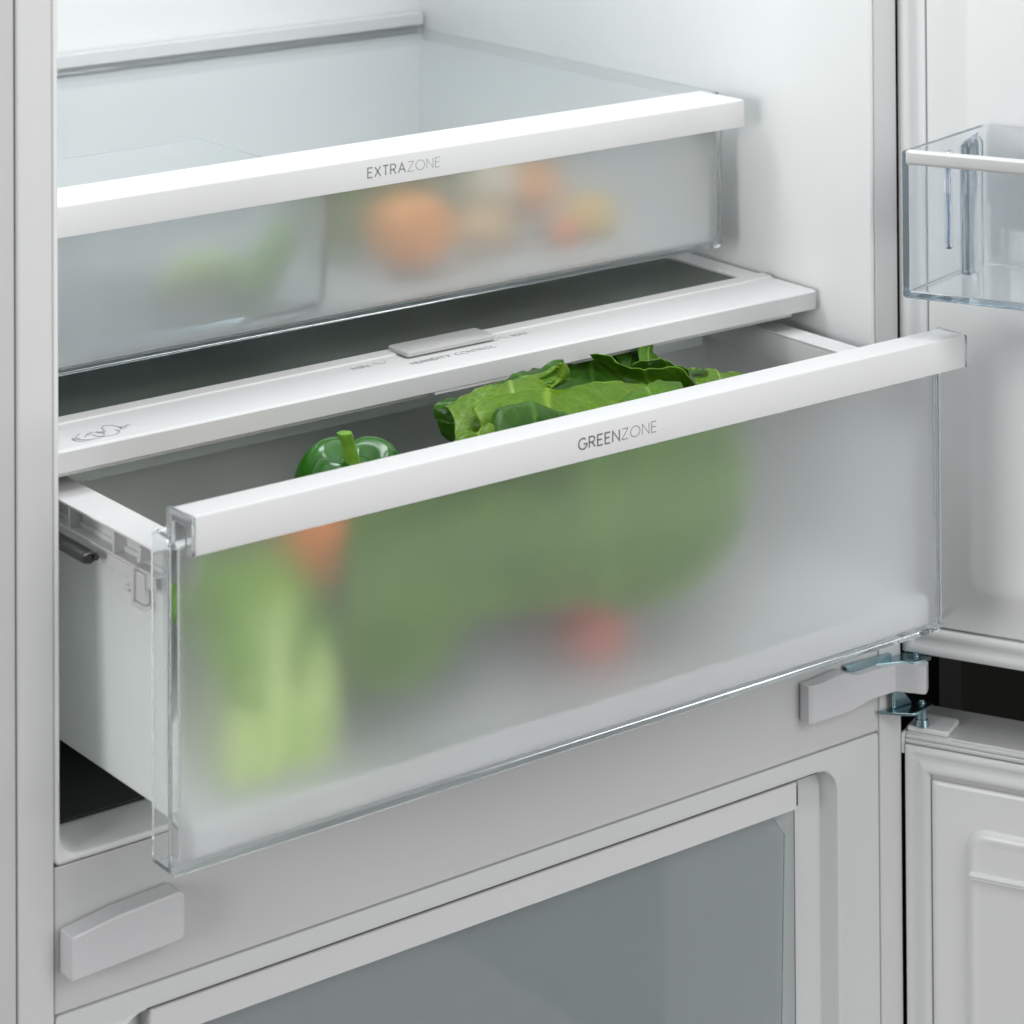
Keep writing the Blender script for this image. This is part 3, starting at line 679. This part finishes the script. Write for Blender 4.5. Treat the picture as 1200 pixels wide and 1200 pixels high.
# --- lower drawer ---
pepper('green_pepper', 'glossy green bell pepper with upright curved stem behind the GREENZONE handle', 'bell pepper', (.1790, .004, 1.0205), .0315, .062, M['pepper'], lobes=4, tilt=(R(6), R(-3), R(31)))
pepper('orange_pepper', 'orange bell pepper blurred behind the frosted panel at upper left, under the handle', 'bell pepper', (.1400, -.024, 1.030), .0185, .034, M['orange_pepper'], lobes=3, tilt=(0, 0, R(60)), stem=False)
ball('tomato', 'small red tomato blurred behind the lower middle of the frosted panel', 'tomato', (.3020, -.022, .9745), .0155, M['tomato'], (1.05, 1, .95))
# romaine / celery standing at the left
ro = thing('leafy_celery', 'leafy pale green celery bunch blurred behind the left end of the frosted panel', 'celery', (.10, -.03, .960))
for i, (x0, y0, x1, z1, r) in enumerate(((.086, -.036, .100, 1.030, .0075), (.098, -.038, .112, 1.036, .008), (.110, -.032, .120, 1.034, .0075), (.092, -.022, .094, 1.026, .007), (.106, -.020, .118, 1.030, .007), (.120, -.036, .128, 1.006, .0075), (.131, -.034, .134, 1.000, .007))):
    bm = blobtube(None, '', '', [(x0, y0, .9605), (x0+.002, y0-.002, .985), ((x0+x1)/2, y0, 1.008), (x1, y0+.004, z1)], [r*1.2, r*1.1, r*.9, r*.5], M['stalk'])
    obj('stalk', bm, M['stalk'], ro)
for i, (b0, u0, w0, L, W_) in enumerate((((.110, -.036, 1.018), (.45, -.05, .55), (0, -1, .2), .045, .042), ((.112, -.044, .998), (.12, .02, 1), (0, -1, .1), .058, .062), ((.098, -.046, .985), (-.05, .0, 1), (0, -1, .1), .050, .05), ((.098, -.036, 1.012), (-.1, -.1, .9), (0, -1, .1), .042, .036), ((.120, -.030, 1.006), (.8, 0, .30), (0, -1, .3), .045, .040), ((.10, -.02, 1.02), (-.5, .1, .6), (0, -1, .2), .04, .036))):
    leaf(ro, M['young'], b0, u0, Vector(u0).cross(Vector(w0)), w0, L, W_, cup=.4, roll=.2, ruf=.10, seed=20+i, nu=18, nv=22)
# second dark green vegetable (cucumber) under the pepper
blobtube('cucumber', 'dark green cucumber lying under the bell pepper behind the frosted panel', 'cucumber', [(.125, -.010, .976), (.150, -.012, .979), (.185, -.012, .980), (.215, -.010, .979), (.236, -.006, .977)], [.004, .0150, .0170, .0160, .006], M['pepper'])
blobtube('green_stalk', 'bright green leek stalk lying on the cucumber behind the frosted panel', 'leek', [(.126, -.030, 1.016), (.160, -.028, 1.008), (.195, -.024, 1.002)], [.010, .0115, .009], M['lime'])
# lettuce head lying on its side
lt = thing('lettuce', 'large green lettuce head filling the right half of the pulled-out drawer', 'lettuce', (.33, .02, .960))
bm = BM(); bmesh.ops.create_icosphere(bm, subdivisions=4, radius=1)
for v in bm.verts:
    k = 1+.10*noise.noise(v.co*2.2); v.co = Vector((.335+v.co.x*.082*k, .018+v.co.y*.044*k, 1.006+v.co.z*.040*k))
obj('heart', bm, M['leaf_dark'], lt)
# <leaves>
LEAVES = [
  ('leaf_dark', [[[0.2314,-0.034,1.0872],[0.2344,-0.034,1.0917],[0.2395,-0.034,1.0962],[0.2542,-0.034,1.0965],[0.2663,-0.034,1.0928],[0.2786,-0.034,1.086],[0.2945,-0.034,1.0755]],[[0.2277,-0.039,1.0857],[0.2307,-0.039,1.0902],[0.2358,-0.039,1.0947],[0.2503,-0.039,1.0949],[0.2624,-0.039,1.0912],[0.2746,-0.039,1.0845],[0.2905,-0.039,1.0739]],[[0.2224,-0.046,1.0742],[0.2254,-0.046,1.0787],[0.2305,-0.046,1.0831],[0.2449,-0.046,1.0833],[0.2569,-0.046,1.0795],[0.2691,-0.046,1.0728],[0.2848,-0.046,1.0622]],[[0.2215,-0.047,1.0505],[0.2245,-0.047,1.055],[0.2295,-0.047,1.0593],[0.244,-0.047,1.0593],[0.256,-0.047,1.0554],[0.2681,-0.047,1.0486],[0.2838,-0.047,1.0378]],[[0.2273,-0.04,1.0186],[0.2303,-0.04,1.023],[0.2354,-0.04,1.0273],[0.2499,-0.04,1.0271],[0.262,-0.04,1.023],[0.2742,-0.04,1.016],[0.2901,-0.04,1.005]]]),
  ('leaf_bright', [[[0.2341,-0.018,1.0932],[0.2428,-0.0157,1.0947],[0.2592,-0.0135,1.0952],[0.2777,-0.0112,1.0925],[0.291,-0.009,1.0896],[0.3063,-0.0068,1.0883],[0.3246,-0.0045,1.0865],[0.3432,-0.0023,1.0829],[0.3602,0.0,1.0787]],[[0.2325,-0.021,1.0928],[0.2423,-0.0199,1.0938],[0.2579,-0.0188,1.0939],[0.2763,-0.0176,1.0914],[0.295,-0.0165,1.0878],[0.3095,-0.0154,1.086],[0.3241,-0.0143,1.085],[0.339,-0.0131,1.0824],[0.354,-0.012,1.0792]],[[0.2305,-0.03,1.0891],[0.2409,-0.0297,1.0885],[0.2541,-0.0295,1.0874],[0.2699,-0.0292,1.0851],[0.2851,-0.029,1.083],[0.2988,-0.0288,1.0819],[0.3125,-0.0285,1.0807],[0.3265,-0.0283,1.0802],[0.3453,-0.028,1.0789]],[[0.2277,-0.036,1.0816],[0.2379,-0.036,1.0783],[0.249,-0.036,1.0762],[0.2646,-0.036,1.0739],[0.2796,-0.036,1.0718],[0.2929,-0.036,1.0707],[0.3064,-0.036,1.0696],[0.32,-0.036,1.0691],[0.3385,-0.036,1.0692]]]),
  ('leaf_pale', [[[0.2315,0.0,1.0899],[0.2432,0.0024,1.0928],[0.265,0.0048,1.0937],[0.2864,0.0072,1.0937],[0.3018,0.0096,1.0936],[0.3124,0.012,1.0945]],[[0.2285,-0.006,1.0909],[0.2419,-0.004,1.0913],[0.2617,-0.002,1.0933],[0.2791,0.0,1.0936],[0.2932,0.002,1.0927],[0.3048,0.004,1.0911]],[[0.2265,-0.014,1.0875],[0.2386,-0.012,1.0889],[0.2514,-0.01,1.091],[0.2678,-0.008,1.0935],[0.2817,-0.006,1.0931],[0.2958,-0.004,1.0887]],[[0.2211,-0.022,1.0849],[0.2311,-0.02,1.0853],[0.2428,-0.018,1.0854],[0.2599,-0.016,1.0894],[0.2773,-0.014,1.0893],[0.2931,-0.012,1.0875]],[[0.2151,-0.032,1.083],[0.2262,-0.03,1.0804],[0.2379,-0.028,1.0798],[0.2541,-0.026,1.0825],[0.2713,-0.024,1.083],[0.2871,-0.022,1.0838]]]),
  ('leaf_dark', [[[0.2423,0.006,1.0914],[0.2311,0.006,1.0917],[0.2283,0.006,1.0866],[0.2314,0.006,1.0777],[0.2378,0.006,1.0696]],[[0.2457,0.0,1.0904],[0.2354,0.0,1.0909],[0.2319,0.0,1.086],[0.2344,0.0,1.0786],[0.2387,0.0,1.0709]],[[0.25,-0.006,1.0889],[0.2413,-0.006,1.0884],[0.2378,-0.006,1.0849],[0.2395,-0.006,1.0791],[0.2412,-0.006,1.0718]]]),
  ('leaf_bright', [[[0.2091,-0.038,1.0869],[0.2146,-0.038,1.0892],[0.2221,-0.038,1.0895],[0.2297,-0.038,1.0906],[0.2348,-0.038,1.0899],[0.2399,-0.038,1.0825]],[[0.2066,-0.042,1.0856],[0.2125,-0.042,1.0879],[0.22,-0.042,1.0888],[0.2267,-0.042,1.0892],[0.2326,-0.042,1.0875],[0.2377,-0.042,1.0811]],[[0.2053,-0.046,1.0762],[0.2095,-0.046,1.0767],[0.217,-0.046,1.0766],[0.2237,-0.046,1.076],[0.2296,-0.046,1.0749],[0.2363,-0.046,1.0715]],[[0.2118,-0.046,1.0483],[0.2143,-0.046,1.0477],[0.2201,-0.046,1.0465],[0.2251,-0.046,1.0455],[0.231,-0.046,1.0443],[0.237,-0.046,1.0431]]]),
  ('leaf_dark', [[[0.2672,0.024,1.0864],[0.2811,0.024,1.0883],[0.2937,0.024,1.0897],[0.3084,0.024,1.0911],[0.3232,0.024,1.0922]],[[0.2612,0.014,1.088],[0.2754,0.014,1.0883],[0.288,0.014,1.0889],[0.3025,0.014,1.09],[0.3172,0.014,1.0903]],[[0.2606,0.006,1.0857],[0.273,0.006,1.0863],[0.2855,0.006,1.0869],[0.2999,0.006,1.0879],[0.3145,0.006,1.0875]]]),
  ('leaf_bright', [[[0.2981,-0.004,1.1004],[0.299,-0.004,1.0963],[0.2972,-0.004,1.0935],[0.2917,-0.004,1.0902]],[[0.2985,-0.007,1.1013],[0.2994,-0.007,1.0966],[0.2971,-0.007,1.0927],[0.2908,-0.007,1.0903]],[[0.3067,0.0,1.0988],[0.3085,0.0,1.0931],[0.3048,0.0,1.0887],[0.2975,0.0,1.087]]]),
  ('leaf', [[[0.2981,-0.004,1.1004],[0.299,-0.004,1.0963],[0.2972,-0.004,1.0935],[0.2917,-0.004,1.0902]],[[0.2962,0.0,1.0959],[0.2971,0.0,1.094],[0.2944,0.0,1.092],[0.2881,0.0,1.0913]],[[0.2876,0.004,1.0912],[0.2893,0.004,1.0902],[0.2902,0.004,1.0893],[0.2875,0.004,1.0888]]]),
  ('leaf_dark', [[[0.347,0.06,1.0896],[0.3629,0.06,1.087],[0.3789,0.06,1.0843],[0.3984,0.06,1.0794],[0.4083,0.06,1.076]],[[0.3237,0.05,1.0883],[0.3549,0.05,1.0814],[0.3708,0.05,1.0762],[0.3869,0.05,1.0709],[0.3999,0.05,1.067]],[[0.3083,0.03,1.0833],[0.339,0.03,1.0755],[0.3546,0.03,1.0719],[0.3705,0.03,1.0691],[0.3865,0.03,1.0655]],[[0.293,0.01,1.0809],[0.3231,0.01,1.0748],[0.3385,0.01,1.0712],[0.3541,0.01,1.0684],[0.3751,0.01,1.0638]]]),  # dark sheet standing in for the shadowed hollow of the head
  ('leaf', [[[0.3454,0.03,1.0906],[0.3513,0.0257,1.089],[0.3531,0.0215,1.0885],[0.356,0.0172,1.0858],[0.364,0.013,1.0826],[0.3742,0.0088,1.0834],[0.3813,0.0045,1.0833],[0.3862,0.0003,1.0795],[0.3895,-0.004,1.0738]],[[0.3506,0.034,1.086],[0.356,0.0303,1.0842],[0.3593,0.0265,1.082],[0.3625,0.0228,1.0786],[0.37,0.019,1.0757],[0.3775,0.0152,1.0752],[0.384,0.0115,1.0749],[0.3894,0.0077,1.0728],[0.3947,0.004,1.0682]],[[0.3516,0.03,1.0838],[0.3565,0.027,1.0796],[0.3603,0.024,1.0763],[0.3642,0.021,1.0739],[0.3712,0.018,1.0721],[0.3772,0.015,1.0709],[0.3833,0.012,1.0701],[0.3893,0.009,1.068],[0.3953,0.006,1.0644]]]),
  ('leaf', [[[0.3677,0.022,1.082],[0.3712,0.0178,1.0852],[0.3763,0.0137,1.0859],[0.3856,0.0095,1.0833],[0.3906,0.0053,1.0799],[0.3907,0.0012,1.0769],[0.3904,-0.003,1.0734]],[[0.3726,0.026,1.0796],[0.3754,0.0217,1.0815],[0.3804,0.0173,1.082],[0.3874,0.013,1.0804],[0.3913,0.0087,1.0776],[0.3924,0.0043,1.0747],[0.3918,0.0,1.0716]],[[0.3764,0.028,1.0771],[0.3795,0.024,1.0771],[0.3836,0.02,1.0776],[0.3889,0.016,1.0772],[0.393,0.012,1.0745],[0.3944,0.008,1.0714],[0.3947,0.004,1.069]]]),
  ('leaf', [[[0.3891,0.044,1.086],[0.3973,0.044,1.085],[0.4005,0.044,1.0791],[0.4043,0.044,1.0738]],[[0.3847,0.038,1.0822],[0.3901,0.038,1.0821],[0.3922,0.038,1.0793],[0.3954,0.038,1.0762]],[[0.3818,0.034,1.0761],[0.3856,0.034,1.0755],[0.3888,0.034,1.0749],[0.3921,0.034,1.0743]]]),
  ('leaf_dark', [[[0.3741,0.05,1.0839],[0.3827,0.05,1.0816],[0.3902,0.05,1.0795],[0.3978,0.05,1.0749]],[[0.3756,0.044,1.0783],[0.381,0.044,1.0799],[0.3874,0.044,1.0779],[0.3928,0.044,1.0737]],[[0.3717,0.038,1.0753],[0.3771,0.038,1.0744],[0.3835,0.038,1.0733],[0.39,0.038,1.0713]]]),
  ('leaf_pale', [[[0.3956,0.01,1.0777],[0.4022,0.0088,1.0762],[0.4082,0.0076,1.0757],[0.4154,0.0064,1.0742],[0.4253,0.0052,1.0724],[0.4309,0.004,1.0707]],[[0.3932,0.004,1.0773],[0.4003,0.0028,1.0763],[0.4068,0.0016,1.0754],[0.4134,0.0004,1.0743],[0.4211,-0.0008,1.073],[0.4261,-0.002,1.0718]],[[0.3821,-0.012,1.0765],[0.3906,-0.012,1.0758],[0.3993,-0.012,1.0751],[0.4079,-0.012,1.0743],[0.4145,-0.012,1.074],[0.4183,-0.012,1.0733]],[[0.37,-0.026,1.069],[0.3784,-0.026,1.0675],[0.3869,-0.026,1.0659],[0.3955,-0.026,1.066],[0.4009,-0.026,1.0666],[0.4041,-0.026,1.0668]]]),
  ('leaf_dark', [[[0.3916,0.004,1.0795],[0.3976,0.0035,1.0784],[0.4039,0.003,1.0772]],[[0.3887,0.0,1.0799],[0.3951,0.0,1.0784],[0.4,0.0,1.078]],[[0.3877,-0.002,1.0791],[0.3929,-0.002,1.0787],[0.3972,-0.002,1.0784]]]),
  ('leaf', [[[0.3202,-0.024,1.0811],[0.3273,-0.0216,1.0828],[0.3348,-0.0192,1.0832],[0.3466,-0.0168,1.0846],[0.359,-0.0144,1.0834],[0.3715,-0.012,1.0795]],[[0.3174,-0.03,1.0818],[0.3251,-0.028,1.0831],[0.3338,-0.026,1.0834],[0.3437,-0.024,1.0835],[0.3547,-0.022,1.0831],[0.3658,-0.02,1.0795]],[[0.3131,-0.04,1.0733],[0.3201,-0.0388,1.0717],[0.3282,-0.0376,1.0715],[0.3383,-0.0364,1.0709],[0.3496,-0.0352,1.0701],[0.3589,-0.034,1.0697]],[[0.3095,-0.044,1.0381],[0.3185,-0.0428,1.036],[0.3276,-0.0416,1.0339],[0.3387,-0.0404,1.0313],[0.35,-0.0392,1.0287],[0.3613,-0.038,1.0261]]]),
  ('leaf_dark', [[[0.1756,-0.042,1.077],[0.1902,-0.042,1.0861],[0.22,-0.042,1.0845],[0.2609,-0.042,1.0768],[0.2924,-0.042,1.0542]],[[0.1746,-0.05,1.0478],[0.1941,-0.05,1.0516],[0.2239,-0.05,1.0495],[0.2544,-0.05,1.0392],[0.2858,-0.05,1.0245]],[[0.1952,-0.048,1.0072],[0.2075,-0.048,1.0025],[0.23,-0.048,0.9974],[0.2556,-0.048,0.9977],[0.2819,-0.048,1.0001]]]),
  ('leaf_mid', [[[0.2608,-0.042,1.0604],[0.2925,-0.042,1.0708],[0.3307,-0.042,1.0721],[0.3643,-0.042,1.068],[0.3872,-0.042,1.0595]],[[0.2562,-0.051,1.0391],[0.2851,-0.051,1.0414],[0.3229,-0.051,1.0421],[0.3591,-0.051,1.0392],[0.3818,-0.051,1.0304]],[[0.2818,-0.048,0.9959],[0.3032,-0.048,0.9891],[0.3304,-0.048,0.9872],[0.3556,-0.048,0.9923],[0.3756,-0.048,1.0051]]]),
  ('leaf_mid', [[[0.1549,-0.044,1.0542],[0.1789,-0.044,1.065],[0.2084,-0.044,1.0631],[0.2385,-0.044,1.049]],[[0.1407,-0.051,1.0359],[0.1642,-0.051,1.0307],[0.1981,-0.051,1.0233],[0.228,-0.051,1.0208]],[[0.1438,-0.046,0.9911],[0.1578,-0.046,0.9819],[0.177,-0.046,0.9793],[0.2015,-0.046,0.9933]]]),
  ('leaf', [[[0.2161,-0.047,1.0623],[0.2466,-0.047,1.0684],[0.2779,-0.047,1.0706],[0.3101,-0.047,1.0687]],[[0.2073,-0.052,1.0415],[0.2425,-0.052,1.0341],[0.2789,-0.052,1.0306],[0.3111,-0.052,1.0364]],[[0.2136,-0.05,1.0196],[0.2439,-0.05,1.009],[0.275,-0.05,1.0062],[0.3071,-0.05,1.0117]]]),
  ('leaf_mid', [[[0.1388,-0.047,1.0661],[0.1866,-0.047,1.0702],[0.2466,-0.047,1.0705],[0.3101,-0.047,1.0708],[0.3714,-0.047,1.07]],[[0.135,-0.0525,1.0413],[0.1825,-0.0525,1.0409],[0.2422,-0.0525,1.0363],[0.3052,-0.0525,1.0335],[0.3719,-0.0525,1.0306]],[[0.1459,-0.05,1.0112],[0.184,-0.05,1.0084],[0.2337,-0.05,1.0052],[0.2962,-0.05,0.9975],[0.3567,-0.05,0.9969]]]),
]
# </leaves>
def cr(p0, p1, p2, p3, t):
    return .5*((2*p1)+(p2-p0)*t+(2*p0-5*p1+4*p2-p3)*t*t+(-p0+3*p1-3*p2+p3)*t**3)
def resample(pts, n):
    pts = [Vector(p) for p in pts]; N = len(pts); dense = []
    for i in range(N-1):
        for k in range(12): dense.append(cr(pts[max(0, i-1)], pts[i], pts[i+1], pts[min(N-1, i+2)], k/12))
    dense.append(pts[-1]); cum = [0]
    for i in range(1, len(dense)): cum.append(cum[-1]+(dense[i]-dense[i-1]).length)
    out = []; k = 0
    for i in range(n):
        t = cum[-1]*i/(n-1)
        while k < len(cum)-2 and cum[k+1] < t: k += 1
        f = (t-cum[k])/max(1e-9, cum[k+1]-cum[k]); out.append(dense[k].lerp(dense[k+1], f))
    return out
def sheet(rows, seed, amp=.0010):
    nc = 56; rr = [resample(r, nc) for r in rows]; N = len(rr); G = []
    sub = 10
    for i in range(N-1):
        for k in range(sub+(1 if i == N-2 else 0)):
            G.append([cr(rr[max(0, i-1)][j], rr[i][j], rr[i+1][j], rr[min(N-1, i+2)][j], k/sub) for j in range(nc)])
    NR = len(G); bm = BM(); lay = bm.verts.layers.float.new('vein_lit_edge'); V = []
    rnd = random.Random(seed); c0 = rnd.uniform(.35, .65); c1 = rnd.uniform(.3, .7)
    for i in range(NR):
        row = []
        for j in range(nc):
            a = G[i][j]; du = G[i][min(nc-1, j+1)]-G[i][max(0, j-1)]; dv = G[min(NR-1, i+1)][j]-G[max(0, i-1)][j]
            nn = du.cross(dv); nn = nn.normalized() if nn.length > 1e-12 else Vector((0, 0, 1))
            q = a*55+Vector((seed*5.3, 0, 0)); d = amp*(noise.noise(q)*1.3+.6*noise.noise(q*2.3)+.35*noise.noise(q*5))
            d += .0006*math.exp(-i/4.0)*math.sin(j*.33+seed)+.0002*math.exp(-i/2.0)*math.sin(j*.9+seed*2)
            t = i/(NR-1); b = j/(nc-1); mid = c0+(c1-c0)*t; e = abs(b-mid)
            f1 = max(0, 1-e*(nc-1)/1.5)
            ph = (e*7+(1-t)*3.1+.35*noise.noise(a*60)) % 1.0
            f2 = max(0, 1-min(ph, 1-ph)*14)*min(1, e*6)
            d -= .0007*f1+.0004*f2
            vt = bm.verts.new(a+nn*d); vt[lay] = min(1, .75*f1+.35*f2+(.7 if i == 0 else .25 if i == 1 else 0)); row.append(vt)  # veins, plus rim rows lightened as a painted lit edge
        V.append(row)
    for i in range(NR-1):
        for j in range(nc-1): bm.faces.new((V[i][j], V[i+1][j], V[i+1][j+1], V[i][j+1]))
    return bm
for i, (mt, rows) in enumerate(LEAVES):
    o = obj('leaf', sheet(rows, i+3), M[mt], lt)
    sm = o.modifiers.new('thickness', 'SOLIDIFY'); sm.thickness = .00032; sm.offset = 0

# --- upper drawer ---
ball('mandarin', 'orange mandarin blurred behind the upper frosted front, right of the lettering', 'mandarin', (.3160, .152, 1.1365), .0215, M['orange'], (1.25, 1, .95), .03)
ball('cherry_tomato', 'small orange red tomato on the floor of the upper drawer, right of the mandarin', 'tomato', (.4180, .146, 1.1220), .0085, M['orange_pepper'])
ball('mushroom', 'cream coloured mushroom cap heaped behind the mandarin in the upper drawer', 'mushroom', (.3900, .178, 1.150), .018, M['cream'], (1.1, 1, .8), .1, 2)
ball('potato', 'tan potato between mandarin and red tomato in the upper drawer', 'potato', (.3720, .160, 1.1280), .0155, M['brown'], (1.4, 1, .85), .12, 3)
ball('yellow_lemon', 'yellow lemon at the right end of the heap in the upper drawer', 'lemon', (.4440, .155, 1.1265), .0130, M['yellow'], (1.5, 1, .95), .08, 4)
ball('apricot', 'orange apricot on top of the heap in the upper drawer', 'apricot', (.4150, .170, 1.1440), .0150, M['orange'], (1.1, 1, .9), .08, 5)
sp = thing('spinach_bunch', 'green leafy bunch behind the mandarin in the upper drawer', 'spinach', (.30, .19, 1.115))
for i, (b0, u0, L, W_) in enumerate((((.285, .170, 1.116), (-.1, .1, 1), .05, .04), ((.33, .185, 1.120), (.4, 0, .9), .05, .045), ((.37, .19, 1.125), (.6, 0, .8), .055, .045), ((.30, .182, 1.118), (.2, .1, 1), .055, .04), ((.42, .185, 1.118), (.3, 0, .9), .045, .04))):
    leaf(sp, M['leaf_pale'], b0, u0, (1, 0, -.1), (0, -1, 0), L, W_, cup=.3, roll=.15, seed=40+i, nu=16, nv=18)
blobtube('green_chilli', 'curved lime green chilli in the clear container of the upper drawer', 'chilli', [(.198, .150, 1.121), (.215, .150, 1.126), (.228, .150, 1.140), (.234, .152, 1.156)], [.006, .0105, .0100, .003], M['lime'])
blobtube('pale_chilli', 'pale green pepper lying left of the lime chilli in the clear container', 'pepper', [(.158, .152, 1.128), (.172, .152, 1.132), (.190, .152, 1.134), (.204, .156, 1.132)], [.004, .0105, .0115, .006], M['pale_green'])
